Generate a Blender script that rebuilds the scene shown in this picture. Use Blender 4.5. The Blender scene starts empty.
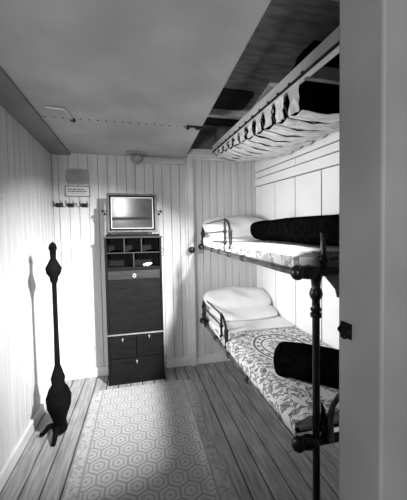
import bpy, bmesh, math, random
from mathutils import Vector, Matrix, noise
random.seed(7)
SC = bpy.context.scene
COL = SC.collection

# ------------------------------------------------------------------ camera
F_PX, YAW, PITCH, ROLL, EYE = 276.3, .226, .0405, .0187, 1.5
cy, sy, cp, sp, cr, sr = math.cos(YAW), math.sin(YAW), math.cos(PITCH), math.sin(PITCH), math.cos(ROLL), math.sin(ROLL)
fw = Vector((sy*cp, cy*cp, -sp)); rt0 = Vector((cy, -sy, 0)); dn0 = fw.cross(rt0)
rt = cr*rt0 + sr*dn0; dn = -sr*rt0 + cr*dn0
cam = bpy.data.cameras.new('camera'); cam.sensor_fit = 'HORIZONTAL'; cam.sensor_width = 36
cam.lens = F_PX/407*36; cam.clip_start = .02
camo = bpy.data.objects.new('camera', cam); COL.objects.link(camo)
up = -dn; back = -fw
camo.matrix_world = Matrix(((rt.x, up.x, back.x, 0), (rt.y, up.y, back.y, 0), (rt.z, up.z, back.z, EYE), (0, 0, 0, 1)))
SC.camera = camo

# ------------------------------------------------------------------ world, lights, exposure
w = bpy.data.worlds.new('world'); SC.world = w; w.use_nodes = True
w.node_tree.nodes['Background'].inputs[0].default_value = (.9, .9, .9, 1)
w.node_tree.nodes['Background'].inputs[1].default_value = .03
def area(name, loc, target, size, power, size_y=None, spread=180):
    l = bpy.data.lights.new(name, 'AREA'); l.energy = power; l.size = size; l.spread = math.radians(spread)
    if size_y: l.shape = 'RECTANGLE'; l.size_y = size_y
    o = bpy.data.objects.new(name, l); COL.objects.link(o); o.location = loc
    o.rotation_euler = (Vector(target)-Vector(loc)).to_track_quat('-Z', 'Y').to_euler()
    return o
area('passage_fill', (-.45, -1.0, 1.60), (.35, 3.0, 1.2), .26, 20)          # unseen fill light added in the passage behind the camera
area('porthole_daylight', (-.89, 1.76, 1.55), (1.42, 2.35, 1.1), .34, 10.5, spread=90)            # daylight through the left porthole
area('bunk_key_light', (1.0, .72, 2.26), (-.6, 3.15, .5), .12, 23, spread=58)            # unseen key light added high over the foot of the bunks
SC.view_settings.view_transform = 'Standard'; SC.view_settings.look = 'None'
SC.view_settings.gamma = 1; SC.view_settings.use_curve_mapping = False
SC.view_settings.exposure = 0.75

# ------------------------------------------------------------------ node maths
class N:
    def __init__(s, t, k): s.t, s.k = t, k
    def _m(s, op, *a):
        n = s.t.nodes.new('ShaderNodeMath'); n.operation = op
        for i, x in enumerate(a):
            if isinstance(x, N): s.t.links.new(x.k, n.inputs[i])
            else: n.inputs[i].default_value = x
        return N(s.t, n.outputs[0])
    def __add__(s, o): return s._m('ADD', s, o)
    def __sub__(s, o): return s._m('SUBTRACT', s, o)
    def __rsub__(s, o): return s._m('SUBTRACT', o, s)
    def __mul__(s, o): return s._m('MULTIPLY', s, o)
    def __truediv__(s, o): return s._m('DIVIDE', s, o)
    __radd__ = __add__; __rmul__ = __mul__
    def f(s, op, *a): return s._m(op, s, *a)
    def abs(s): return s._m('ABSOLUTE', s)
    def fmod(s, m): return s._m('FLOORED_MODULO', s, m)
    def max(s, o): return s._m('MAXIMUM', s, o)
    def min(s, o): return s._m('MINIMUM', s, o)
    def sqrt(s): return s._m('SQRT', s)
    def lt(s, o): return s._m('LESS_THAN', s, o)
    def gt(s, o): return s._m('GREATER_THAN', s, o)
    def step(s, a, b):   # smooth ramp a..b
        n = s.t.nodes.new('ShaderNodeMapRange'); n.interpolation_type = 'SMOOTHSTEP'
        s.t.links.new(s.k, n.inputs[0]); n.inputs[1].default_value = a; n.inputs[2].default_value = b
        return N(s.t, n.outputs[0])

def base_mat(name, rough=.6, metal=0, spec=.4):
    m = bpy.data.materials.new(name); m.use_nodes = True
    b = m.node_tree.nodes['Principled BSDF']
    b.inputs['Roughness'].default_value = rough; b.inputs['Metallic'].default_value = metal
    b.inputs['Specular IOR Level'].default_value = spec
    return m, m.node_tree, b
def coords(t, scale=(1, 1, 1)):
    tc = t.nodes.new('ShaderNodeTexCoord'); mp = t.nodes.new('ShaderNodeMapping')
    mp.inputs['Scale'].default_value = scale
    t.links.new(tc.outputs['Object'], mp.inputs[0]); return mp.outputs[0]
def tnoise(t, vec, scale, detail=3, dist=0):
    n = t.nodes.new('ShaderNodeTexNoise'); n.inputs['Scale'].default_value = scale
    n.inputs['Detail'].default_value = detail; n.inputs['Distortion'].default_value = dist
    t.links.new(vec, n.inputs['Vector']); return N(t, n.outputs[0])
def setcol(t, b, v, lo, hi):
    m = t.nodes.new('ShaderNodeMix'); m.data_type = 'RGBA'
    t.links.new(v.k, m.inputs[0])
    m.inputs[6].default_value = (lo, lo, lo, 1); m.inputs[7].default_value = (hi, hi, hi, 1)
    t.links.new(m.outputs[2], b.inputs['Base Color'])
def bump(t, b, v, strength=.3, dist=.01):
    n = t.nodes.new('ShaderNodeBump'); n.inputs['Strength'].default_value = strength; n.inputs['Distance'].default_value = dist
    t.links.new(v.k, n.inputs['Height']); t.links.new(n.outputs[0], b.inputs['Normal'])
def mat(name, lo, hi, rough=.6, scale=8, stretch=(1, 1, 1), metal=0, bmp=0, spec=.4, detail=3):
    m, t, b = base_mat(name, rough, metal, spec)
    n = tnoise(t, coords(t, stretch), scale, detail)
    setcol(t, b, n.step(.3, .7), lo, hi)
    if bmp: bump(t, b, n, bmp)
    return m

M = {}
M['wall'] = mat('painted_boards', .50, .58, .45, 3, (6, 6, .5))
M['wall_white'] = mat('white_panel_paint', .78, .84, .5, 2)
M['ceiling'] = mat('ceiling_paint', .34, .46, .38, 2.2, bmp=.03)
M['deck'] = mat('deck_planks', .16, .30, .8, 5, (1, 4, 1))
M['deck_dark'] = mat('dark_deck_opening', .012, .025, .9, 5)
M['floor'] = mat('floor_boards', .19, .34, .42, 7, (7, .6, 1), bmp=.05)
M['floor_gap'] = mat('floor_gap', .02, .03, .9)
M['trim'] = mat('trim_paint', .55, .66, .45, 4)
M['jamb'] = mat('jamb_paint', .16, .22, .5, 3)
M['walnut'] = mat('dark_walnut', .005, .008, .5, 6, (1.2, 1, 9), bmp=.04, spec=.12)
M['walnut_light'] = mat('dark_walnut_worn', .014, .03, .38, 6, (1, 1, 8))
M['edge'] = mat('worn_edge', .14, .24, .4, 8)
M['iron'] = mat('black_iron', .006, .012, .3, 20, spec=.35)
M['steel'] = mat('worn_iron_tube', .07, .20, .28, 15, metal=.6)
M['matt_black'] = mat('matt_black_paint', .003, .006, .9, 12, spec=.04)
M['groove'] = mat('groove_shade', .16, .24, .8, 4)  # shade between boards and panels, put into the backing colour
M['linen'] = mat('white_linen', .74, .80, .85, 6, bmp=.05)
M['linen_grey'] = mat('grey_lining', .30, .36, .9, 8)
M['blanket'] = mat('black_wool', .0015, .004, 1.0, 30, bmp=.3, spec=.0)
M['canvas'] = mat('pale_canvas', .55, .82, .85, 9, (1, 3, 1), bmp=.1)
M['pale_wood'] = mat('pale_wood', .62, .78, .45, 5, (6, .7, 6))
M['rope'] = mat('dark_rope', .02, .05, .8, 30)
M['brass'] = mat('pale_brass', .28, .4, .35, 20, metal=.5)
M['lampglass'] = mat('frosted_glass', .22, .30, .3, 6)
M['paper'] = mat('paper', .42, .5, .7, 10)
M['card'] = mat('grey_card', .28, .34, .7, 10)
M['mirror_frame'] = mat('mirror_frame_wood', .07, .12, .35, 8, (6, 1, 1))
M['ink'] = mat('ink', .03, .05, .7)
def mirror_mat():
    m, t, b = base_mat('mirror_glass', .04, 1.0)
    b.inputs['Base Color'].default_value = (.5, .5, .5, 1); return m
M['mirror'] = mirror_mat()
def glass_mat():
    m, t, b = base_mat('porthole_glass', .05); b.inputs['Transmission Weight'].default_value = 1
    b.inputs['Base Color'].default_value = (.9, .9, .9, 1); return m
M['glass'] = glass_mat()

def bedspread_mat(name, lo, hi, cx, cy_, amp=1.0):
    m, t, b = base_mat(name, .85)
    v = coords(t); s = t.nodes.new('ShaderNodeSeparateXYZ'); t.links.new(v, s.inputs[0])
    X, Y = N(t, s.outputs[0]), N(t, s.outputs[1])
    ex, ey = (X-cx)/.20, (Y-cy_)/.27
    wob = tnoise(t, v, 14, 2)
    r = (ex*ex+ey*ey).sqrt() + (wob-.5)*.14
    ang = ey.f('ARCTAN2', ex)
    # oval medallion: two rings, a beaded band between them
    ring = ((r-1.0).abs().lt(.05)).max((r-.72).abs().lt(.035))
    bead = ((r-.86).abs().lt(.055)) * ((ang*18).f('SINE').gt(.1))
    # petals in the middle
    rose = ((r - ((ang*6).f('SINE').abs()*.22+.22)).abs()).lt(.05)
    # scrolling leaves outside
    ds = t.nodes.new('ShaderNodeVectorMath'); ds.operation = 'MULTIPLY_ADD'
    nz = t.nodes.new('ShaderNodeTexNoise'); nz.inputs['Scale'].default_value = 7; t.links.new(v, nz.inputs['Vector'])
    t.links.new(nz.outputs[1], ds.inputs[0]); ds.inputs[1].default_value = (.16, .16, .16); t.links.new(v, ds.inputs[2])
    vo = t.nodes.new('ShaderNodeTexVoronoi'); vo.inputs['Scale'].default_value = 11; vo.inputs['Randomness'].default_value = .6
    t.links.new(ds.outputs[0], vo.inputs['Vector'])
    d = N(t, vo.outputs['Distance'])
    scroll = ((d*34).f('SINE')).gt(.35)
    ns = tnoise(t, ds.outputs[0], 42, 3)
    leaf = (ns.gt(.50)) * (tnoise(t, v, 6, 1).gt(.38))
    out = r.gt(1.1) * ((scroll*leaf).max(leaf*.75))
    inner = r.lt(.6) * leaf
    fac = ring.max(bead).max(rose*.8).max(out).max(inner*.7)
    setcol(t, b, fac*amp, hi, lo)
    bump(t, b, fac, .15, .004)
    return m
M['spread_low'] = bedspread_mat('floral_bedspread', .13, .70, .0, .28)
M['spread_up'] = bedspread_mat('scrolled_bedspread', .14, .56, .0, -2.0, .8)

def rug_mat():
    m, t, b = base_mat('rug_pile', .95, spec=.1)
    v = coords(t); s = t.nodes.new('ShaderNodeSeparateXYZ'); t.links.new(v, s.inputs[0])
    X, Y = N(t, s.outputs[0]), N(t, s.outputs[1])
    S = .125; H = S*math.sqrt(3)
    def hexd(x, y):
        x, y = x.abs(), y.abs()
        return (x*.5 + y*(math.sqrt(3)/2)).max(x)
    ax, ay = X.fmod(S)-S/2, Y.fmod(H)-H/2
    bx, by = (X+S/2).fmod(S)-S/2, (Y+H/2).fmod(H)-H/2
    h = hexd(ax, ay).min(hexd(bx, by))/(S/2)      # 0 centre .. 1 edge
    line = h.gt(.90).max((h-.55).abs().lt(.07)).max(h.lt(.14))
    band = (X.abs()-.40).abs().lt(.008)
    inside = X.abs().lt(.40)
    nz = tnoise(t, v, 60, 2)
    leaf = tnoise(t, v, 28, 2, 1.5).gt(.52)
    fac = (line*inside).max(band).max((1-inside)*leaf*.8)
    fac = fac*.75 + (nz-.5)*.35
    setcol(t, b, fac, .44, .23)
    bump(t, b, nz, .3, .004)
    return m
M['rug'] = rug_mat()

# ------------------------------------------------------------------ mesh helpers
def box(bm, x0, x1, y0, y1, z0, z1, bevel=0):
    vs = [bm.verts.new((x, y, z)) for x in (x0, x1) for y in (y0, y1) for z in (z0, z1)]
    idx = [(0, 1, 3, 2), (4, 6, 7, 5), (0, 4, 5, 1), (2, 3, 7, 6), (0, 2, 6, 4), (1, 5, 7, 3)]
    fs = [bm.faces.new([vs[i] for i in f]) for f in idx]
    if bevel:
        es = list({e for f in fs for e in f.edges})
        bmesh.ops.bevel(bm, geom=es, offset=bevel, segments=2, affect='EDGES', profile=.5)
def hexa(bm, pts):   # 8 corners: bottom loop of 4, top loop of 4
    vs = [bm.verts.new(p) for p in pts]
    for f in ((3, 2, 1, 0), (4, 5, 6, 7), (0, 1, 5, 4), (1, 2, 6, 5), (2, 3, 7, 6), (3, 0, 4, 7)):
        bm.faces.new([vs[i] for i in f])
def tube(bm, pts, r, seg=10, cap=True):
    pts = [Vector(p) for p in pts]; n = len(pts)
    rs = r if isinstance(r, (list, tuple)) else [r]*n
    rings = []; prev = None
    for i, p in enumerate(pts):
        d = (pts[min(i+1, n-1)]-pts[max(i-1, 0)]).normalized()
        a = prev if prev is not None else (Vector((0, 0, 1)) if abs(d.z) < .9 else Vector((1, 0, 0)))
        a = (a-d*a.dot(d)).normalized(); prev = a; b = d.cross(a)
        rings.append([bm.verts.new(p+rs[i]*(a*math.cos(2*math.pi*k/seg)+b*math.sin(2*math.pi*k/seg))) for k in range(seg)])
    for i in range(n-1):
        for k in range(seg):
            bm.faces.new((rings[i][k], rings[i][(k+1) % seg], rings[i+1][(k+1) % seg], rings[i+1][k]))
    if cap: bm.faces.new(rings[0][::-1]); bm.faces.new(rings[-1])
def lathe(bm, base, axis, prof, seg=20):   # prof: (distance along axis, radius)
    a = Vector(axis).normalized(); base = Vector(base)
    tube(bm, [base+a*d for d, _ in prof], [max(rr, .0006) for _, rr in prof], seg)
def ball(bm, c, r, sx=1, sy_=1, sz=1, seg=14):
    bmesh.ops.create_uvsphere(bm, u_segments=seg, v_segments=seg//2+2, radius=1,
        matrix=Matrix.Translation(c) @ Matrix.Diagonal((r*sx, r*sy_, r*sz, 1)))
def sheet(bm, fn, nu, nv, thick=0):   # fn(u, v) -> point
    top = [[bm.verts.new(fn(i/nu, j/nv)) for j in range(nv+1)] for i in range(nu+1)]
    fs = [bm.faces.new((top[i][j], top[i+1][j], top[i+1][j+1], top[i][j+1])) for i in range(nu) for j in range(nv)]
    if thick:
        bmesh.ops.recalc_face_normals(bm, faces=fs)
        bm.normal_update()
        flip = -1 if sum(f.normal.z+f.normal.x*.3-f.normal.y*.1 for f in fs) > 0 else 1
        low = [[bm.verts.new(top[i][j].co+top[i][j].normal*thick*flip) for j in range(nv+1)] for i in range(nu+1)]
        for i in range(nu):
            for j in range(nv): bm.faces.new((low[i][j], low[i][j+1], low[i+1][j+1], low[i+1][j]))
        for i in range(nu):
            bm.faces.new((top[i][0], low[i][0], low[i+1][0], top[i+1][0])); bm.faces.new((top[i+1][nv], low[i+1][nv], low[i][nv], top[i][nv]))
        for j in range(nv):
            bm.faces.new((top[0][j+1], low[0][j+1], low[0][j], top[0][j])); bm.faces.new((top[nu][j], low[nu][j], low[nu][j+1], top[nu][j+1]))
def B(): return bmesh.new()
def mk(name, bm, m, parent=None, loc=(0, 0, 0), smooth=False, kind=None, label=None, recalc=True):
    """bm is in world coordinates; the object's origin goes to loc (or its parent's)"""
    root = parent
    wl = Vector(loc)
    if parent is not None: wl = Vector(parent['_w'])
    bmesh.ops.translate(bm, verts=bm.verts, vec=-wl)
    if recalc: bmesh.ops.recalc_face_normals(bm, faces=bm.faces)
    me = bpy.data.meshes.new(name); bm.to_mesh(me); bm.free(); me.materials.append(m)
    if smooth:
        for p in me.polygons: p.use_smooth = True
        me.set_sharp_from_angle(angle=math.radians(40))
    o = bpy.data.objects.new(name, me); COL.objects.link(o)
    if parent is not None: o.parent = parent
    else: o.location = wl
    o['_w'] = list(wl)
    if kind: o['kind'] = kind
    if label: o['label'] = label
    return o
def thing(name, label, cat, loc, group=None):
    o = bpy.data.objects.new(name, None); COL.objects.link(o); o.location = loc; o.empty_display_size = .05
    o['_w'] = list(loc); o['label'] = label; o['category'] = cat
    if group: o['group'] = group
    return o
def tag(o, label, cat, group=None):
    o['label'] = label; o['category'] = cat
    if group: o['group'] = group
    return o
def dup(root, loc, label, parent=None):
    r = root.copy(); COL.objects.link(r); r.location = loc; r['label'] = label
    for ch in list(root.children):
        c = ch.copy(); COL.objects.link(c); c.parent = r
        for g in list(ch.children):
            d = g.copy(); COL.objects.link(d); d.parent = c
    return r
ST = 'structure'

# ------------------------------------------------------------------ room shell
XL, XR, YB, YF, ZC, ZD = -.875, 1.42, 3.2, .42, 2.43, 2.78
# floor: planks running away from the camera
bm = B(); x = -1.1; k = 0
while x < 1.5:
    wv = .121; cuts = [-1.7, (.9, 2.52, 1.7, 3.0, 1.3)[k % 5] if k != 14 else 2.52, 3.24]
    for a, b_ in zip(cuts, cuts[1:]):
        box(bm, x+.005, x+wv-.005, a+.0025, b_-.0015, -.03, 0, .0025)
    x += wv; k += 1
fl = mk('floor', bm, M['floor'], kind=ST)
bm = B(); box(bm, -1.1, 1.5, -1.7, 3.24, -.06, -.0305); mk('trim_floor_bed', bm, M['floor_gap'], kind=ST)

def boards(bm, x0, x1, y, z0, z1, w_, t=.02, off=0, ztop=None):
    x = x0+off
    if off: box(bm, x0, x-.003, y, y+t, z0, z1, .003)
    while x < x1-.002:
        xe = min(x+w_, x1); box(bm, x+.002, xe-.002, y, y+t, z0, z1, .004); x += w_
# back wall
bm = B(); boards(bm, XL, .55, YB, 0, 2.46, .0985, off=.058); boards(bm, .62, XR, YB, 0, 2.46, .0895, off=.115)
wb = mk('wall_back', bm, M['wall'], kind=ST)
bm = B(); box(bm, XL, XR, YB+.010, YB+.06, 0, ZD); mk('groove', bm, M['groove'], wb)
bm = B(); box(bm, .552, .618, YB-.045, YB+.01, 0, 2.44, .006); box(bm, .525, .552, YB-.018, YB+.01, 0, 2.44, .004)
mk('trim_post', bm, M['trim'], kind=ST)
bm = B(); box(bm, .535, XR, YB-.06, YB+.005, 2.445, 2.535, .006); box(bm, .56, XR, YB-.03, YB, 2.42, 2.445, .004)
mk('trim_header', bm, M['trim'], kind=ST)
bm = B(); box(bm, XL, .62, YB-.02, YB, 0, .085, .004); box(bm, XL, .62, YB-.026, YB, .085, .10, .004)
box(bm, .62, XR, YB-.02, YB, 0, .085, .004); box(bm, .62, XR, YB-.026, YB, .085, .10, .004)
mk('baseboard_back', bm, M['trim'], kind=ST)
# left wall with a porthole
bm = B(); y = YF
py, pz, pr = 1.76, 1.55, .19
while y < YB:
    ye = min(y+.0985, YB)
    if ye > py-.24 and y < py+.24:
        box(bm, XL-.02, XL, y+.003, ye-.003, 0, pz-.24, .004); box(bm, XL-.02, XL, y+.003, ye-.003, pz+.24, 2.44, .004)
    else: box(bm, XL-.02, XL, y+.003, ye-.003, 0, 2.44, .004)
    y += .0985
# backing with the round hole
seg = 48; y0, y1, z0, z1 = YF, YB, 0, ZD
ring = [bm.verts.new((XL-.012, py+pr*math.cos(2*math.pi*k/seg), pz+pr*math.sin(2*math.pi*k/seg))) for k in range(seg)]
sq = []
for k in range(seg):
    c, s_ = math.cos(2*math.pi*k/seg), math.sin(2*math.pi*k/seg); q = .242/max(abs(c), abs(s_))
    sq.append(bm.verts.new((XL-.012, py+q*c, pz+q*s_)))
for k in range(seg): bm.faces.new((ring[k], ring[(k+1) % seg], sq[(k+1) % seg], sq[k]))
box(bm, XL-.06, XL-.012, YF, py-.24, 0, ZD); box(bm, XL-.06, XL-.012, py+.24, YB+.06, 0, ZD)
box(bm, XL-.06, XL-.012, py-.24, py+.24, 0, pz-.24); box(bm, XL-.06, XL-.012, py-.24, py+.24, pz+.24, ZD)
mk('wall_left', bm, M['wall'], kind=ST)
bm = B()
pts = [(XL+.004, py+pr*math.cos(2*math.pi*k/40), pz+pr*math.sin(2*math.pi*k/40)) for k in range(41)]
tube(bm, pts, .018, 8, False)
wn = mk('window_1', bm, M['brass'], kind=ST, smooth=True, loc=(XL, py, pz))
bm = B(); box(bm, XL, XL+.02, YF, YB, 0, .085, .004); box(bm, XL, XL+.026, YF, YB, .085, .10, .004)
mk('baseboard_left', bm, M['trim'], kind=ST)
# right wall: white tongue panels, sloping frieze
def zs(z, y): return z+.075*(y-1.74)
bm = B()
ys = [3.2, 3.04, 2.70, 2.31, 1.93, 1.55, 1.17, .79, YF]
for a, b_ in zip(ys[1:], ys):
    hexa(bm, [(XR-.012, a+.007, .0), (XR-.012, b_-.007, .0), (XR+.01, b_-.007, .0), (XR+.01, a+.007, .0),
              (XR-.012, a+.007, zs(2.01, a)), (XR-.012, b_-.007, zs(2.01, b_)), (XR+.01, b_-.007, zs(2.01, b_)), (XR+.01, a+.007, zs(2.01, a))])
def strip(bm, z0, z1, ya, yb, t=.014):
    hexa(bm, [(XR-t, ya, zs(z0, ya)), (XR-t, yb, zs(z0, yb)), (XR+.01, yb, zs(z0, yb)), (XR+.01, ya, zs(z0, ya)),
              (XR-t, ya, zs(z1, ya)), (XR-t, yb, zs(z1, yb)), (XR+.01, yb, zs(z1, yb)), (XR+.01, ya, zs(z1, ya))])
strip(bm, 2.022, 2.105, YF, YB, .018)
for a, b_ in zip((YF, 1.54, 2.31, 3.04), (1.528, 2.298, 3.028, YB)): strip(bm, 2.118, 2.18, a, b_, .012)
strip(bm, 2.192, 2.36, YF, YB, .014)
wr_ = mk('wall_right', bm, M['wall_white'], kind=ST)
bm = B(); box(bm, XR, XR+.06, YF, YB+.06, 0, ZD); mk('groove', bm, M['groove'], wr_)
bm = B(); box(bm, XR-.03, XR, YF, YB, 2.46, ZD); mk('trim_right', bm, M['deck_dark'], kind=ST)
# lowered ceiling over the cabin, open to the deck at the right and a narrow cove at the left
bm = B(); box(bm, -.69, .53, YF, YB, ZC, ZC+.03, .003)
ceil = mk('ceiling', bm, M['ceiling'], kind=ST, loc=(0, 0, ZC))
bm = B(); lathe(bm, (-.66, 2.30, ZC+.002), (0, 0, -1), [(0, .007), (.003, .007), (.006, .004), (.007, 0)], 8)
rv = mk('rivet', bm, M['iron'], ceil, smooth=True)
for k in range(1, 19):
    c = rv.copy(); COL.objects.link(c); c.parent = ceil; c.location = (k*.0615, random.uniform(-.004, .004), 0)
bm = B(); box(bm, XL-.06, XR+.06, YF-.05, YB+.06, ZD, ZD+.04)
mk('trim_deck', bm, M['deck'], kind=ST)
# beams across the recess
def beam(y0, y1, z0, nm, m): bm = B(); box(bm, .53, XR-.03, y0, y1, z0, ZD+.002, .006); mk(nm, bm, m, kind=ST)
beam(2.66, 2.72, 2.71, 'trim_beam', M['pale_wood'])
beam(1.2, 1.27, 2.70, 'trim_beam', M['pale_wood'])
bm = B(); box(bm, .9, XR-.03, 3.12, 3.2, 2.6, ZD, .01); mk('trim_bracket', bm, M['deck'], kind=ST)
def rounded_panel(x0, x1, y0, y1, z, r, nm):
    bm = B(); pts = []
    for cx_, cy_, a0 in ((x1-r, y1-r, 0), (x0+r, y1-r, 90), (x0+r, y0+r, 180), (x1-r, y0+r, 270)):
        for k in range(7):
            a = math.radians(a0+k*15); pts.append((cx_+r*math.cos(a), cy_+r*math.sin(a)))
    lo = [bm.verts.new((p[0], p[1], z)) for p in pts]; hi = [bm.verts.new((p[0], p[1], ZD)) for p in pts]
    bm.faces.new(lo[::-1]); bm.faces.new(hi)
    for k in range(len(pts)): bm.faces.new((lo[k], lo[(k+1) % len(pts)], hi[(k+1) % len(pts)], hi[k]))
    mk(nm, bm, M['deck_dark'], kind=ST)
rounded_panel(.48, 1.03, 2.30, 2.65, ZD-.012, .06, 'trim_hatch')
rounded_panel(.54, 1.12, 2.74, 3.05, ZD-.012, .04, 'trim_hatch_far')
bm = B(); hexa(bm, [(1.08, 2.15, ZD-.03), (1.2, 2.15, ZD-.03), (1.32, 2.64, ZD-.03), (1.12, 2.64, ZD-.03),
                    (1.08, 2.15, ZD), (1.2, 2.15, ZD), (1.32, 2.64, ZD), (1.12, 2.64, ZD)])
mk('trim_board', bm, M['wall_white'], kind=ST)
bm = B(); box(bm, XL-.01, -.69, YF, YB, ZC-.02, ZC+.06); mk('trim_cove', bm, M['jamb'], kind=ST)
# near side: an added low half wall and the full-height jamb at the right
bm = B(); box(bm, XL-.06, .35, YF-.06, YF, 0, 1.0, .004); box(bm, XL-.06, -.60, YF-.06, YF, 1.0, ZD)  # half wall is out of view, there to shade the near floor
mk('wall_front_blocker', bm, M['wall'], kind=ST)
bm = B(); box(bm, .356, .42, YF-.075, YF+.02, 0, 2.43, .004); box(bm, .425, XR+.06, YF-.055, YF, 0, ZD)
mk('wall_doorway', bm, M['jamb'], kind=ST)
bm = B(); box(bm, XL, XR, YF-.03, YF+.0, 2.385, 2.43, .004); mk('trim_doorhead', bm, M['wall_white'], kind=ST)
# passage outside
bm = B(); box(bm, -1.1, 1.5, -1.76, -1.7, 0, 2.5); mk('wall_passage', bm, M['wall'], kind=ST)
bm = B(); box(bm, -1.1, 1.5, -1.70, -1.67, 2.24, 2.28, .004); mk('trim_passage', bm, M['wall_white'], kind=ST)
bm = B(); box(bm, -1.1, 1.5, -1.7, YF-.08, 2.45, 2.5); mk('ceiling_passage', bm, M['ceiling'], kind=ST)

# ------------------------------------------------------------------ door hardware
def knob(bm, p, ax, s=1.0):
    lathe(bm, p, ax, [(0, .026*s), (.006*s, .026*s), (.010*s, .012*s), (.03*s, .011*s), (.036*s, .022*s), (.05*s, .029*s), (.062*s, .024*s), (.068*s, .01*s), (.069*s, 0)])
kt = thing('wall_knob', 'round black knob on the pale wall post left of the bunks', 'peg', (.566, YB-.045, 1.375))
bm = B(); knob(bm, (.575, YB-.045, 1.375), (0, -1, 0), 1.3); mk('knob_head', bm, M['iron'], kt, smooth=True)  # plain round knob fixed to the wall post
bm = B(); lathe(bm, (.585, YB-.045, 1.375), (0, -1, 0), [(0, .030), (.006, .030), (.007, .026)]); mk('rose_plate', bm, M['iron'], kt, smooth=True)
lt = thing('door_latch', 'small dark lobed latch on the near door post at the right', 'latch', (.356, .42, 1.332))
bm = B()
for dy, dz in ((0, .009), (0, -.009), (-.008, 0), (.008, 0)): ball(bm, (.351, .418+dy, 1.332+dz), .0065)
ball(bm, (.349, .418, 1.332), .007)
bmesh.ops.remove_doubles(bm, verts=bm.verts, dist=.0001)
mk('latch_knob', bm, M['matt_black'], lt, smooth=True)
bm = B(); box(bm, .354, .356, .405, .431, 1.318, 1.346, .0008); mk('latch_plate', bm, M['matt_black'], lt)

# ------------------------------------------------------------------ wall lamp and conduit
lp = thing('wall_lamp', 'small frosted globe lamp under the ceiling above the mirror', 'lamp', (0, 3.1, ZC))
bm = B(); lathe(bm, (0, 3.08, ZC), (0, 0, -1), [(0, .115), (.008, .112), (.014, .06), (.02, .03)], 28); mk('ceiling_rose', bm, M['lampglass'], lp, smooth=True)
bm = B(); lathe(bm, (-.01, 3.09, ZC-.018), (0, 0, -1), [(0, .03), (.012, .055), (.035, .062), (.06, .052), (.085, .028), (.095, .006), (.096, 0)], 24); mk('globe', bm, M['lampglass'], lp, smooth=True)
bm = B(); box(bm, .05, .55, 3.165, 3.199, 2.355, 2.405, .006)
tag(mk('cable_casing', bm, M['paper'], loc=(.3, 3.19, 2.38)), 'grey horizontal cable casing running right from the globe lamp', 'casing')

# ceiling bracket at upper left
bm = B()
tube(bm, [(-.60, 2.12, ZC-.008), (-.49, 2.13, ZC-.012), (-.478, 2.17, ZC-.012), (-.475, 2.30, ZC-.008)], .0065, 8)
cb = thing('ceiling_bracket', 'thin white bent rod fixed to the ceiling at upper left', 'bracket', (-.49, 2.13, ZC))
mk('rod', bm, M['trim'], cb, smooth=True)
bm = B(); lathe(bm, (-.473, 2.315, ZC), (0, 0, -1), [(0, .02), (.012, .02), (.02, .008)]); mk('end_boss', bm, M['iron'], cb, smooth=True)
cl_ = thing('beam_clip', 'dark metal clip on the ceiling edge near the deck recess', 'clip', (.5, 2.30, ZC))
bm = B(); box(bm, .40, .535, 2.265, 2.285, ZC-.012, ZC+.0, .003); mk('strap', bm, M['iron'], cl_)
bm = B(); ball(bm, (.41, 2.275, ZC-.016), .018, 1, 1, .9); mk('screw_head', bm, M['iron'], cl_, smooth=True)
bm = B(); ball(bm, (.50, 2.275, ZC-.014), .02, 1.6, 1, .7); mk('screw_head', bm, M['iron'], cl_, smooth=True)

# ------------------------------------------------------------------ notices
def notice(name, label, x0, x1, z0, z1, framed):
    t = thing(name, label, 'sign', ((x0+x1)/2, YB, z0))
    bm = B()
    if framed:
        box(bm, x0, x1, YB-.014, YB-.002, z0, z1, .003); mk('backing', bm, M['trim'], t)
        bm = B(); f = .008
        for a in ((x0, x1, z0, z0+f), (x0, x1, z1-f, z1), (x0, x0+f, z0, z1), (x1-f, x1, z0, z1)):
            box(bm, a[0], a[1], YB-.02, YB-.012, a[2], a[3], .002)
        mk('frame', bm, M['jamb'], t)
    else:
        n = 16; pts = []
        w_, h = (x1-x0)/2, (z1-z0)/2
        for k in range(64):
            a = 2*math.pi*k/64; c, s_ = math.cos(a), math.sin(a)
            q = 1/((abs(c)**5+abs(s_)**5)**.2); q *= 1+.03*math.cos(a*16)
            pts.append(((x0+x1)/2+w_*c*q, (z0+z1)/2+h*s_*q))
        lo = [bm.verts.new((p[0], YB-.008, p[1])) for p in pts]; hi = [bm.verts.new((p[0], YB-.001, p[1])) for p in pts]
        bm.faces.new(lo); bm.faces.new(hi[::-1])
        for k in range(64): bm.faces.new((lo[k], hi[k], hi[(k+1) % 64], lo[(k+1) % 64]))
        mk('backing', bm, M['card'], t)
    bm = B(); rows = 3 if framed else 5
    z = z1-.03
    for r_ in range(rows):
        ind = [0, .0, .03, .06][r_ % 4]
        x = x0+.025+ind
        end = x1-.025-(.01 if r_ % 2 else .03)
        while x < end:
            wl = random.uniform(.012, .03); xe = min(x+wl, end)
            hh = (.010 if framed and r_ < 2 else .004)
            box(bm, x, xe, YB-(.0152 if framed else .0088), YB-(.0135 if framed else .0075), z-hh, z); x = xe+.005
        z -= (z1-z0-.045)/rows
    mk('lettering', bm, M['ink'], t)
notice('wall_notice', 'framed rectangular notice with dark lettering above the coat hooks', -.752, -.505, 1.975, 2.085, True)
notice('wall_card', 'scalloped pale card with faint lettering above the framed notice', -.745, -.515, 2.105, 2.27, False)

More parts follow.
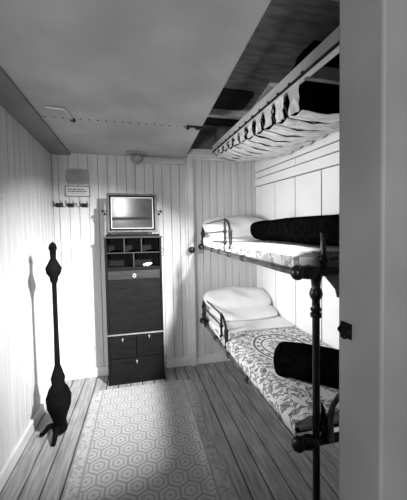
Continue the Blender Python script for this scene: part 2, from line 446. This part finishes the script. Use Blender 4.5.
# ------------------------------------------------------------------ coat hooks
def hook(x, z, label):
    t = thing('coat_hook', label, 'hook', (x, YB, z), 'coat hooks on the back wall')
    bm = B(); box(bm, x-.036, x+.036, YB-.012, YB, z-.024, z+.018, .005); mk('plate', bm, M['iron'], t)
    for s_ in (-1, 1):
        bm = B(); cx_ = x+s_*.028
        tube(bm, [(cx_, YB-.01, z), (cx_+s_*.004, YB-.045, z-.012), (cx_+s_*.006, YB-.07, z-.005), (cx_+s_*.007, YB-.082, z+.02)], .007, 8)
        p = mk('prong', bm, M['iron'], t, smooth=True)
        bm = B(); ball(bm, (cx_+s_*.007, YB-.083, z+.026), .012); mk('tip', bm, M['brass'], p, smooth=True, label='pale rounded tip')
    return t
h1 = hook(-.70, 1.885, 'middle of three dark double coat hooks, under the framed notice')
dup(h1, (-.83, YB, 1.885), 'dark double coat hook nearest the left corner of the back wall').location = (-.815, YB, 1.885)
dup(h1, (-.565, YB, 1.885), 'dark double coat hook nearest the mirror')

# ------------------------------------------------------------------ black turned stand at the far left
sx_, sy2 = -.645, 2.30
st = thing('turned_stand', 'black turned wooden stand near the left wall, beyond the rug', 'stand', (sx_, sy2, 0))
bm = B()
lathe(bm, (sx_, sy2, .03), (0, 0, 1), [(0, .05), (.03, .055), (.08, .045), (.13, .06), (.2, .085), (.27, .09), (.33, .07), (.37, .045), (.42, .05), (.47, .035), (.52, .02),
      (.8, .016), (1.15, .016), (1.17, .026), (1.20, .03), (1.23, .05), (1.27, .055), (1.31, .035), (1.34, .02), (1.40, .022), (1.42, .03), (1.45, .022), (1.47, 0)], 24)
mk('post', bm, M['matt_black'], st, smooth=True)
for a in (95, 180, 265):
    bm = B(); c, s_ = math.cos(math.radians(a)), math.sin(math.radians(a))
    tube(bm, [(sx_+c*.03, sy2+s_*.03, .08), (sx_+c*.08, sy2+s_*.08, .07), (sx_+c*.12, sy2+s_*.12, .022), (sx_+c*.14, sy2+s_*.14, .016)], [.02, .02, .016, .016], 10)
    mk('foot', bm, M['matt_black'], st, smooth=True)

# ------------------------------------------------------------------ washstand cabinet with mirror
CX0, CX1, CY0, CY1, CT = -.350, .222, 2.936, 3.17, 1.54
cab = thing('washstand_cabinet', 'tall narrow dark wood cabinet with pigeonholes, flap and drawers below the mirror', 'cabinet', ((CX0+CX1)/2, CY1, 0))
bm = B(); t_ = .02
box(bm, CX0, CX0+t_, CY0, CY1, 0, CT, .002); box(bm, CX1-t_, CX1, CY0, CY1, 0, CT, .002)
box(bm, CX0, CX1, CY1-.012, CY1, 0, CT); box(bm, CX0, CX1, CY0+.004, CY1, 1.205, 1.222, .002)
box(bm, CX0, CX1, CY0+.006, CY1, 0, .035); box(bm, CX0, CX1, CY0+.004, CY1, .505, .52, .002)
mk('body', bm, M['walnut'], cab)
bm = B(); box(bm, CX0-.006, CX1+.006, CY0-.012, CY1, CT-.02, CT, .004); mk('top', bm, M['walnut_light'], cab)
bm = B(); zmid = 1.372
box(bm, CX0+t_, CX1-t_, CY0+.01, CY1-.012, zmid-.006, zmid+.006)
for x in (-.157, .016): box(bm, x-.005, x+.005, CY0+.008, CY1-.012, zmid, CT-.02)
box(bm, -.072, -.060, CY0+.008, CY1-.012, 1.222, zmid)
mk('pigeonhole_divider', bm, M['walnut_light'], cab)
for a, b_ in ((CX0+t_, -.162), (-.152, .011), (.021, CX1-t_)):     # shaped lips of the upper row
    bm = B(); n = 14; vs = []
    for k in range(n+1):
        u = k/n; x = a+(b_-a)*u; h = .008+.016*(math.exp(-((u-.5)/.28)**4))
        vs.append((x, h))
    lo = [bm.verts.new((x, CY0+.008, zmid+.004)) for x, h in vs]; hi = [bm.verts.new((x, CY0+.008, zmid+.004+h)) for x, h in vs]
    fs = [bm.faces.new((lo[k], lo[k+1], hi[k+1], hi[k])) for k in range(n)]
    bmesh.ops.solidify(bm, geom=fs, thickness=.006)
    mk('lip', bm, M['walnut_light'], cab)
def front(nm, x0, x1, z0, z1, m=M['walnut'], t=.016):
    bm = B(); box(bm, x0, x1, CY0, CY0+t, z0, z1, .003); return mk(nm, bm, m, cab)
fp = front('flap', CX0+t_+.002, CX1-t_-.002, .535, 1.203)
bm = B(); box(bm, CX0+t_+.004, CX1-t_-.004, CY0-.003, CY0+.001, 1.10, 1.185, .002); mk('rail', bm, M['walnut_light'], fp)
bm = B(); ex, ez = -.064, 1.132
for k in range(6):
    a = k*math.pi/3+.3; ball(bm, (ex+.013*math.cos(a), CY0-.006, ez+.016*math.sin(a)), .008, 1, .4, 1.1, 10)
mk('escutcheon', bm, M['brass'], fp, smooth=True, label='pale brass flower-shaped escutcheon')
bm = B(); ball(bm, (ex, CY0-.009, ez), .007, .8, .5, 1.3, 10); mk('keyhole', bm, M['iron'], fp, smooth=True)
bm = B(); box(bm, CX0-.004, CX1+.004, CY0-.012, CY0+.02, .520, .532, .003); mk('ledge', bm, M['edge'], cab, label='pale worn ledge strip')
def drop(bm, x, z):
    lathe(bm, (x, CY0+.001, z), (0, -1, 0), [(0, .010), (.004, .010), (.006, .004), (.016, .004), (.018, .009), (.024, .007), (.026, 0)], 12)
    box(bm, x-.003, x+.003, CY0-.024, CY0-.016, z-.02, z, .001)
for (x0, x1, z0, z1, kx, kz) in ((CX0+t_+.002, -.066, .275, .505, -.20, .475), (-.060, CX1-t_-.002, .275, .505, .07, .49), (CX0+t_+.002, CX1-t_-.002, .037, .268, -.062, .237)):
    d = front('drawer', x0, x1, z0, z1)
    bm = B(); drop(bm, kx, kz); mk('knob', bm, M['brass'], d, smooth=True, label='small pale knob')
# hinge hook on the right side
bm = B(); tube(bm, [(CX1, 2.98, 1.40), (CX1+.02, 2.98, 1.41), (CX1+.025, 2.98, 1.39), (CX1+.01, 2.98, 1.37), (CX1+.02, 2.98, 1.34), (CX1, 2.98, 1.32)], .003, 6)
mk('hook', bm, M['iron'], cab, smooth=True)
# white crumpled cloth in the lower right pigeonhole
bm = B(); bmesh.ops.create_icosphere(bm, subdivisions=3, radius=1)
for v in bm.verts:
    n = noise.noise(v.co*2.2)*.5+1
    v.co = Vector((.075+v.co.x*.045*n, CY0+.075+v.co.y*.03*n, 1.222+max(0, .014+v.co.z*.018*n)+.0005+.012*max(0, v.co.x)))
tag(mk('crumpled_cloth', bm, M['linen'], loc=(.075, CY0+.075, 1.222), smooth=True), 'small crumpled white cloth in the lower right pigeonhole of the cabinet', 'cloth')
# mirror
mt = thing('tilting_mirror', 'framed rectangular mirror on uprights on top of the dark cabinet', 'mirror', (-.065, CY0+.06, CT))
MY = CY0+.03
def mframe(bm, x0, x1, z0, z1, f, ya, yb, bev=.003):
    for a in ((x0, x1, z0, z0+f), (x0, x1, z1-f, z1), (x0, x0+f, z0+f, z1-f), (x1-f, x1, z0+f, z1-f)):
        box(bm, a[0], a[1], ya, yb, a[2], a[3], bev)
bm = B(); mframe(bm, -.318, .184, 1.578, 1.985, .022, MY, MY+.03); mk('outer_frame', bm, M['mirror_frame'], mt)
bm = B(); mframe(bm, -.297, .163, 1.599, 1.964, .020, MY+.006, MY+.03, .006); mk('inner_moulding', bm, M['walnut'], mt)
bm = B(); mframe(bm, -.278, .144, 1.618, 1.945, .006, MY+.004, MY+.02, .002); mk('slip', bm, M['wall_white'], mt, label='thin white inner edge')
bm = B(); box(bm, -.275, .141, MY+.014, MY+.018, 1.621, 1.942); mk('glass', bm, M['mirror'], mt)
bm = B(); box(bm, -.30, .166, MY+.03, MY+.034, 1.59, 1.97); mk('backboard', bm, M['walnut'], mt)
bm = B(); box(bm, -.335, .205, MY-.005, MY+.05, CT, CT+.024, .004); mk('base_rail', bm, M['walnut'], mt)
RT = Matrix.Translation((0, MY+.018, 1.79)) @ Matrix.Rotation(math.radians(-5.5), 4, 'X') @ Matrix.Translation((0, -MY-.018, -1.79))
mw = Vector((-.065, CY0+.06, CT))                  # the glass and its frame lean back on the pivots
for o in list(mt.children):
    if o.name.split('.')[0] in ('outer_frame', 'inner_moulding', 'slip', 'glass', 'backboard'):
        o.data.transform(Matrix.Translation(-mw) @ RT @ Matrix.Translation(mw))
for s_, x in ((-1, -.334), (1, .200)):
    bm = B(); n = 10; prof = [(0, .014), (.05, .013), (.12, .009), (.2, .010), (.28, .009), (.33, .007), (.345, .004)]
    for (z_a, r_a), (z_b, r_b) in zip(prof, prof[1:]):
        hexa(bm, [(x-r_a, MY+.005, CT+z_a), (x+r_a, MY+.005, CT+z_a), (x+r_a, MY+.03, CT+z_a), (x-r_a, MY+.03, CT+z_a),
                  (x-r_b, MY+.005, CT+z_b), (x+r_b, MY+.005, CT+z_b), (x+r_b, MY+.03, CT+z_b), (x-r_b, MY+.03, CT+z_b)])
    u_ = mk('upright', bm, M['edge'], mt)
    bm = B(); lathe(bm, (x, MY+.018, 1.80), (s_, 0, 0), [(-.012, .014), (.012, .014), (.014, .008), (.022, .008), (.026, .018), (.034, .016), (.038, 0)], 14); ball(bm, (x+s_*.004, MY+.005, 1.77), .014); mk('pivot_knob', bm, M['iron'], u_, smooth=True, label='black pivot knob')

# ------------------------------------------------------------------ rug
bm = B()
def rugpt(u, v):
    x = -.475+.965*u + .018*math.sin(v*9)*(u if u > .9 else 0)
    y = 1.15+1.715*v
    if v > .97: y -= .04*max(0, abs(u-.5)-.44)/.06
    z = .0065+.003*noise.noise(Vector((x*5, y*5, 0)))
    ed = (1-u)*.965
    if ed < .14: z += .022*math.sin(math.pi*min(1, ed/.14))**2*(.6+.4*math.sin(y*4)) 
    return Vector((x, y, z))
sheet(bm, rugpt, 60, 90, .006)
tag(mk('rug', bm, M['rug'], loc=(.007, 2.0, 0), smooth=True), 'worn rug with hexagon pattern and plain border on the board floor', 'rug')

# ------------------------------------------------------------------ iron double bunk
XO = .68
def zu(y): return 1.41-.03*(3.08-y)*1.15
ZL = .555
bk = thing('bunk_bed', 'black iron two-tier bunk frame along the white panelled wall', 'bed', (1.05, 2.1, 0))
def rail_with_rings(a, b_, r, ring_n, rr):
    bm = B(); a, b_ = Vector(a), Vector(b_); tube(bm, [a, b_], r, 14)
    return bm
yh, yf = 3.09, 1.10
for zf, nm in ((zu, 'upper_side_rail'), (lambda y: ZL, 'lower_side_rail')):
    bm = B(); tube(bm, [(XO, yh, zf(yh)), (XO, yf, zf(yf))], .018 if nm[0] == 'u' else .013, 14)
    r_ = mk(nm, bm, M['steel'], bk, smooth=True, label='worn metal tube rail, lighter than the black ironwork')
    for yy in ((2.88, 2.55, 2.32, 2.05, 1.75) if nm[0] == 'u' else (2.9, 2.5, 2.1, 1.7)):
        bm = B(); lathe(bm, (XO, yy-.022, zf(yy)), (0, 1, 0), [(0, .017), (.006, .022), (.012, .018), (.03, .018), (.036, .022), (.042, .017)], 14)
        mk('collar', bm, M['iron'], r_, smooth=True)
    bm = B(); tube(bm, [(XR-.045, yh, zf(yh)), (XR-.045, yf, zf(yf))], .014, 10); mk('wall_rail', bm, M['iron'], bk, smooth=True)
    for yy in (yh, yf):
        bm = B(); z = zf(yy); tube(bm, [(XO, yy, z-.004), (XR-.04, yy, z-.004)], .02, 12)
        mk('end_rail', bm, M['iron'], bk, smooth=True)
        bm = B(); ball(bm, (XO, yy, z), .032, 1, 1, 1.1); lathe(bm, (XO-.02, yy, z), (1, 0, 0), [(0, .026), (.05, .03), (.075, .034), (.1, .026), (.12, .022)], 14)
        mk('corner_casting', bm, M['iron'], bk, smooth=True)
    bm = B()                                       # lath bottom that carries the mattress
    k = 0
    for yy in [yf+.06+.19*i for i in range(11)]:
        if yy < yh: box(bm, XO, XR-.045, yy, yy+.03, zf(yy)+.003, zf(yy)+.009)
    mk('lath_bottom', bm, M['iron'], bk)
# posts
turn = [(0, .02), (.02, .024), (.03, .017), (.5, .0165), (1.13, .0165), (1.135, .025), (1.15, .026), (1.158, .019), (1.17, .026), (1.182, .018), (1.215, .018), (1.225, .026), (1.242, .030), (1.26, .025), (1.27, .019), (1.30, .022), (1.32, .028), (1.335, .026)]
bm = B(); lathe(bm, (.773, yf, 0), (0, 0, 1), turn, 18); mk('post', bm, M['iron'], bk, smooth=True)
for (px_, py_, top) in ((XR-.05, yf, 1.34),):
    bm = B(); lathe(bm, (px_, py_, 0), (0, 0, 1), [(0, .02), (.02, .022), (.03, .013), (top-.02, .013), (top, .018)], 12); mk('post', bm, M['iron'], bk, smooth=True)
# guard rails at the head
def arc(p0, p1, bulge, n=8):
    p0, p1, bulge = Vector(p0), Vector(p1), Vector(bulge); return [p0.lerp(p1, i/n)+bulge*math.sin(math.pi*i/n) for i in range(n+1)]
def guard(z0, zt, ya, yb_, xo, m, thick):
    g = B()
    # head scroll and its twin upright
    tube(g, [(xo, ya+.12, z0), (xo, ya+.11, z0+.7*(zt-z0)), (xo, ya+.07, zt-.02), (xo, ya, zt)], thick*1.1, 8)
    g1 = mk('guard_hoop', g, m, bk, smooth=True)
    g = B(); tube(g, [(xo, ya+.02, z0), (xo, ya+.02, zt)], thick, 8); mk('upright', g, m, g1, smooth=True)
    g = B(); tube(g, [(xo, yb_, z0-.02), (xo, yb_, zt+.01)], thick*1.15, 8); mk('upright', g, m, g1, smooth=True)
    g = B(); tube(g, [(xo, yb_, zt)] + [(xo, yb_-.14*math.sin(t*math.pi/2), zt-.13*(1-math.cos(t*math.pi/2))) for t in (.3, .5, .7, .85, 1)] + [(xo, yb_-.14, z0+.05)], [thick*1.1]*4+[thick*1.5, thick*1.9, thick*1.5], 8)
    mk('scroll', g, m, g1, smooth=True)
    for z in (zt, z0+(zt-z0)*.62, z0+(zt-z0)*.28):
        g = B(); tube(g, [(xo, ya+(.1 if z < zt else 0), z), (xo, yb_, z)], thick*.8, 8); mk('guard_bar', g, m, g1, smooth=True)
    for y_, zz in ((ya+.11, .62), (ya+.11, .28), (yb_, .62), (yb_, .28), (yb_-.14, .62), (yb_-.14, .12)):
        g = B(); ball(g, (xo, y_, z0+(zt-z0)*zz), thick*2.1, 1, 1, 1, 10); mk('boss', g, m, g1, smooth=True)
guard(1.40, 1.655, 2.90, 2.165, XO, M['iron'], .0085)
guard(ZL+.01, .835, 2.92, 2.31, XO, M['iron'], .0095)
# foot brackets
for z0 in (zu(yf), ZL):
    bm = B(); tube(bm, [(.812, yf, z0), (.812, yf, z0+.10), (.808, yf, z0+.15), (.80, yf, z0+.175)], [.014, .013, .008, .004], 8)
    ball(bm, (.812, yf, z0+.055), .024, 1, .9, 1.1)
    tube(bm, [(.812, yf, z0+.055), (1.2, yf, z0+.052)], .008, 8)
    mk('foot_bracket', bm, M['iron'], bk, smooth=True)
bm = B(); tube(bm, [(.835, yf-.02, .56), (.83, yf-.02, .66), (.845, yf-.02, .72), (.88, yf-.02, .765), (.93, yf-.02, .79)], [.016, .015, .013, .011, .006], 10)
mk('foot_scroll', bm, M['steel'], bk, smooth=True)

# ------------------------------------------------------------------ bedding
def slab(name, x0, x1, y0, y1, zf, h, m, loc, lump=.006, r=.04):
    """soft rounded slab following bottom height zf(y)"""
    bm = B(); nu, nv = 26, 60; top, bot = [], []
    for i in range(nu+1):
        a, b_ = [], []
        for j in range(nv+1):
            u, v = i/nu, j/nv; x = x0+(x1-x0)*u; y = y0+(y1-y0)*v
            e = min(x-x0, x1-x, y-y0, y1-y); e = min(1, e/r); q = math.sqrt(max(0, 1-(1-e)**2))
            n = noise.noise(Vector((x*6, y*6, h*30)))*lump
            a.append(bm.verts.new((x, y, zf(y)+h*.5+h*.5*q+n*q))); b_.append(bm.verts.new((x, y, zf(y)+h*.5*(1-q))))
        top.append(a); bot.append(b_)
    for i in range(nu):
        for j in range(nv):
            bm.faces.new((top[i][j], top[i+1][j], top[i+1][j+1], top[i][j+1])); bm.faces.new((bot[i][j], bot[i][j+1], bot[i+1][j+1], bot[i+1][j]))
    for i in range(nu):
        bm.faces.new((bot[i][0], bot[i+1][0], top[i+1][0], top[i][0])); bm.faces.new((top[i][nv], top[i+1][nv], bot[i+1][nv], bot[i][nv]))
    for j in range(nv):
        bm.faces.new((bot[0][j+1], bot[0][j], top[0][j], top[0][j+1])); bm.faces.new((top[nu][j], bot[nu][j], bot[nu][j+1], top[nu][j+1]))
    return mk(name, bm, m, loc=loc, smooth=True)
def pillow(name, c, sx, sy_, sz, tilt, m, rot=0, seed=0):
    bm = B(); nu, nv = 36, 26; T = Matrix.Translation(c) @ Matrix.Rotation(rot, 4, 'Z') @ Matrix.Rotation(tilt, 4, 'X')
    grids = []
    for sgn in (1, -1):
        g = []
        for i in range(nu+1):
            row = []
            for j in range(nv+1):
                u, v = 2*i/nu-1, 2*j/nv-1
                edge = ((1-u*u)*(1-v*v))
                h = edge**.42
                pin = 1-.10*(1-abs(u))*abs(v)**2 ; pin2 = 1-.07*(1-abs(v))*abs(u)**2
                qx, qy = u*math.sqrt(1-.30*v*v), v*math.sqrt(1-.30*u*u); x, y = qx*sx/2, qy*sy_/2
                wr = noise.noise(Vector((u*2.2+seed, v*1.2, seed+sgn)))*.16 + .05*math.sin(u*7+v*5+seed)*(1-abs(u))
                row.append((x, y, sgn*sz/2*h*(1+wr)))
            g.append(row)
        grids.append(g)
    vt = {}
    def V(s, i, j):
        key = (0 if (i in (0, nu) or j in (0, nv)) else s, i, j)
        if key not in vt: vt[key] = bm.verts.new(T @ Vector(grids[s][i][j]))
        return vt[key]
    for s in (0, 1):
        for i in range(nu):
            for j in range(nv):
                q = [V(s, i, j), V(s, i+1, j), V(s, i+1, j+1), V(s, i, j+1)]
                bm.faces.new(q if s == 0 else q[::-1])
    return mk(name, bm, m, loc=c, smooth=True)
XW = XR-.022
# lower berth
tag(slab('mattress', XO+.022, XW, 1.125, 3.12, lambda y: ZL+.012, .085, M['linen'], (1.05, 2.1, ZL+.012)), 'white mattress on the lower berth, mostly under the floral bedspread', 'mattress')
def spread(name, m, x0, x1, y0, y1, zt, ztop_noise, dropz, loc, thick=.006, foot=False):
    """coverlet: flat on top, turned down over the outer side"""
    bm = B()
    def fn(u, v):
        y = y0+(y1-y0)*v; L = (x1-x0); D = zt(y)-dropz(y); s = u*(L+D)
        n = noise.noise(Vector((s*5, y*4, 3)))*ztop_noise
        if s < D:
            q = s/D; zz = dropz(y)+D*q; bul = .012+.014*math.sin(math.pi*q)+noise.noise(Vector((y*7, s*4, 1)))*.008
            x = x0-bul+(.03*max(0, q-.8)/.2); z = zz - .012*max(0, q-.85)/.15
        else:
            x = x0+(s-D)+.0; z = zt(y)+n
            e = s-D
            if e < .05: z -= .012*(1-e/.05)**2; x += .018*(1-e/.05)
        return Vector((x, y, z))
    sheet(bm, fn, 50, 80, thick)
    return mk(name, bm, m, loc=loc, smooth=True)
tag(spread('bedspread', M['spread_low'], XO+.02, XW-.005, 1.12, 2.33, lambda y: ZL+.108, .006, lambda y: ZL+.006, (1.04, 1.62, ZL+.1)),
    'white bedspread with dark floral medallion on the lower berth', 'bedspread')
tag(spread('folded_sheet', M['linen'], XO+.018, XW-.003, 2.30, 2.72, lambda y: ZL+.118+.02*(y-2.3), .004, lambda y: ZL+.03, (1.04, 2.5, ZL+.11)),
    'plain white turned-back sheet on the lower berth below its pillows', 'sheet')
tag(pillow('pillow', (1.05, 2.74, ZL+.175), .72, .44, .12, math.radians(8), M['linen'], math.radians(2), 2), 'flatter white pillow under the top pillow of the lower berth', 'pillow')
tag(pillow('pillow', (1.04, 2.89, ZL+.275), .76, .42, .21, math.radians(16), M['linen'], math.radians(1), 5), 'plump white pillow at the head of the lower berth, on top', 'pillow')
# upper berth
tag(slab('mattress', XO+.022, XW, 1.15, 3.12, lambda y: zu(y)+.012, .067, M['linen'], (1.05, 2.1, 1.37)), 'white mattress on the upper berth, mostly under its scrolled bedspread', 'mattress')
tag(spread('bedspread', M['spread_up'], XO+.02, XW-.005, 1.135, 2.40, lambda y: zu(y)+.088, .006, lambda y: zu(y)+.008, (1.04, 1.7, 1.45)),
    'white bedspread with faint scroll pattern on the upper berth', 'bedspread')
tag(spread('folded_sheet', M['linen'], XO+.018, XW-.003, 2.36, 2.92, lambda y: zu(y)+.098+.07*(y-2.36), .006, lambda y: zu(y)+.012, (1.04, 2.6, 1.47)),
    'plain white turned-back sheet on the upper berth by the guard rail', 'sheet')
tag(pillow('pillow', (1.035, 2.84, 1.615), .76, .46, .22, math.radians(22), M['linen'], 0, 9), 'large white pillow at the head of the upper berth', 'pillow')
# grey lining hanging over the foot of the upper berth
bm = B()
def lin(u, v):
    x = .705+.33*u; top = zu(yf)+.066
    drop_ = .03+.17*min(1, max(0, (u-.1)/.3)) - .05*max(0, u-.55)
    if u < .4: drop_ = .03+.06*u/.4
    elif u < .6: drop_ = .09+.08*(u-.4)/.2
    y = 1.126-.004*math.sin(u*13)*v
    return Vector((x, y, top-drop_*v*1.0))
sheet(bm, lin, 30, 12, .004)
tag(mk('blanket_lining', bm, M['linen_grey'], loc=(.87, 1.07, 1.40), smooth=True), 'grey under-blanket hanging over the foot rail of the upper berth', 'blanket')
# black rolled blankets
def roll(name, p0, p1, wx, hz, label, n=2.6):
    p0, p1 = Vector(p0), Vector(p1); d = (p1-p0); L = d.length; d.normalize(); side = Vector((-d.y, d.x, 0)).normalized(); upv = Vector((0, 0, 1))
    bm = B(); rings = []; K, S = 40, 36
    for i in range(K+1):
        s = i/K; e = min(s, 1-s)*L; q = min(1, e/.05); sc_ = .62+.38*math.sqrt(1-(1-q)**2)
        rg = []
        for k in range(S):
            a = 2*math.pi*k/S; c, s_ = math.cos(a), math.sin(a); rr = 1/((abs(c)**n+abs(s_)**n)**(1/n))
            nn = 1+.07*noise.noise(Vector((c*1.5, s_*1.5, s*5+wx*9)))+.02*math.sin(a*3+s*2)
            rg.append(bm.verts.new(p0+d*(s*L)+side*(c*rr*wx/2*sc_*nn)+upv*(s_*rr*hz/2*sc_*nn)))
        rings.append(rg)
    for i in range(K):
        for k in range(S): bm.faces.new((rings[i][k], rings[i][(k+1) % S], rings[i+1][(k+1) % S], rings[i+1][k]))
    for rg, p, sg in ((rings[0], p0, -1), (rings[-1], p1, 1)):   # rolled end: spiral-like dished cap
        cen = bm.verts.new(p+d*sg*(.0)+upv*.0)
        for k in range(S): bm.faces.new((rg[k], rg[(k+1) % S], cen))
    return tag(mk(name, bm, M['blanket'], loc=tuple((p0+p1)/2-Vector((0, 0, hz/2))), smooth=True), label, 'blanket')
roll('rolled_blanket', (.815, 1.56, ZL+.108+.093), (1.22, 1.20, ZL+.108+.093), .24, .185, 'black rolled blanket lying on the floral bedspread of the lower berth')
roll('rolled_blanket', (1.12, 2.37, 1.390+.090+.090), (1.12, 1.18, 1.352+.088+.090), .30, .18, 'long black rolled blanket lying on the upper berth')

# ------------------------------------------------------------------ top canvas berth
XC = .862
def zr(y): return 2.515-.085*(3.1-y)
cbt = thing('canvas_berth', 'topmost berth of pale wood rail and laced canvas slung under the deck', 'bed', (1.12, 2.2, 2.4))
ya, yb2 = .85, 3.11
def slope_box(bm, x0, x1, y0, y1, za, zb): hexa(bm, [(x0, y0, zr(y0)+za), (x1, y0, zr(y0)+za), (x1, y1, zr(y1)+za), (x0, y1, zr(y1)+za), (x0, y0, zr(y0)+zb), (x1, y0, zr(y0)+zb), (x1, y1, zr(y1)+zb), (x0, y1, zr(y1)+zb)])
bm = B(); slope_box(bm, XC-.02, XC+.018, ya, yb2, -.035, .045); mk('outer_rail', bm, M['pale_wood'], cbt)
bm = B(); slope_box(bm, XC-.024, XC-.02, ya, yb2, -.035, -.018); mk('rail_cord', bm, M['rope'], cbt)
bm = B(); slope_box(bm, XR-.05, XR-.03, ya, yb2, -.06, -.02); mk('wall_rail', bm, M['pale_wood'], cbt)
bm = B(); box(bm, XC, XR-.03, 1.30, 1.33, zr(1.3)-.04, zr(1.3)+.03, .004)
mk('end_board', bm, M['deck'], cbt)
def zbot(x, y):
    t = (3.1-y)/1.65; u = (x-XC)/(XR-.035-XC)
    zo = zr(y)-.06-.115*t
    P_ = ((1.2, 2.24), (1.74, 2.262), (2.4, 2.29), (3.12, 2.44))
    zw = next((a[1]+(b[1]-a[1])*(y-a[0])/(b[0]-a[0]) for a, b in zip(P_, P_[1:]) if y <= b[0]), 2.44)
    return zo*(1-u)+zw*u-.03*math.sin(math.pi*u)
NB = 11; Y0 = 1.36
wid = (3.09-Y0)/NB
for k in range(NB):
    y0 = Y0+wid*k; y1 = y0+wid*.86
    bm = B()
    def fn(u, v, y0=y0, y1=y1, k=k):
        x = XC+.01+(XR-.045-XC-.01)*u; yy = y0+(y1-y0)*v+.022*noise.noise(Vector((u*4, k*3.1, v)))
        z = zbot(x, yy)+.012*noise.noise(Vector((u*5, v*2, k*1.7)))-.014*math.sin(math.pi*v)
        return Vector((x, yy, z))
    sheet(bm, fn, 22, 6, .004); mk('canvas_band', bm, M['canvas'], cbt, smooth=True)
    # side flap between the rail and the band, with a lacing cord
    bm = B()
    def fl_(u, v, y0=y0, y1=y1, k=k):
        yy = y0+(y1-y0)*(.10+.80*u)*(1)+.02*noise.noise(Vector((u*3, v*3, k*2.3))); top = zr(yy)-.03; bt = zbot(XC+.01, yy)
        nar = 1-.35*math.sin(math.pi*v)*(.5+.5*math.sin(k*2.1)); ym = (y0+y1)/2; yy = ym+(yy-ym)*nar
        return Vector((XC+.004+.022*noise.noise(Vector((u*4, v*3, k*5.3)))*(1), yy, top+(bt-top)*v))
    sheet(bm, fl_, 8, 8, .003); mk('canvas_flap', bm, M['canvas'], cbt, smooth=True)
    bm = B(); yc = y0+wid*.9
    tube(bm, [(XC, yc, zr(yc)-.035), (XC-.006, yc+.02, (zr(yc)+zbot(XC, yc))/2), (XC+.005, yc-.01, zbot(XC, yc)), (XC+.18, yc+.015, zbot(XC+.18, yc)-.008), (XC+.36, yc-.01, zbot(XC+.36, yc)-.006), (XR-.04, yc, zbot(XR-.04, yc))], .005, 6)
    mk('lacing_cord', bm, M['rope'], cbt, smooth=True)
for k in range(14):
    bm = B(); yy = 1.3+k*.13; lathe(bm, (XC-.022, yy, zr(yy)-.02), (-1, 0, 0), [(-.004, .010), (.006, .010), (.010, .005)], 8)
    mk('cleat', bm, M['iron'], cbt, smooth=True)
# dark bedding stowed in it
bm = B()
def st_(u, v):
    x = XC+.04+(XR-.06-XC-.04)*u; yy = 1.37+1.68*v
    return Vector((x, yy, zbot(x, yy)+.03))
sheet(bm, st_, 16, 30, .0)
top_ = [f for f in bm.faces]
r = bmesh.ops.extrude_face_region(bm, geom=top_)
bmesh.ops.translate(bm, verts=[v for v in r['geom'] if isinstance(v, bmesh.types.BMVert)], vec=(0, 0, .11))
for v in bm.verts:
    if v.co.z > zbot(v.co.x, v.co.y)+.06: v.co.z += .25*max(0, min(1, (1.78-v.co.y)/.25))*min(1, (v.co.x-XC-.04)/.08+.3)
tag(mk('stowed_mattress', bm, M['blanket'], loc=(1.12, 2.3, 2.4), smooth=True), 'dark mattress stowed inside the topmost canvas berth', 'mattress')

for o in bpy.data.objects:
    if '_w' in o: del o['_w']
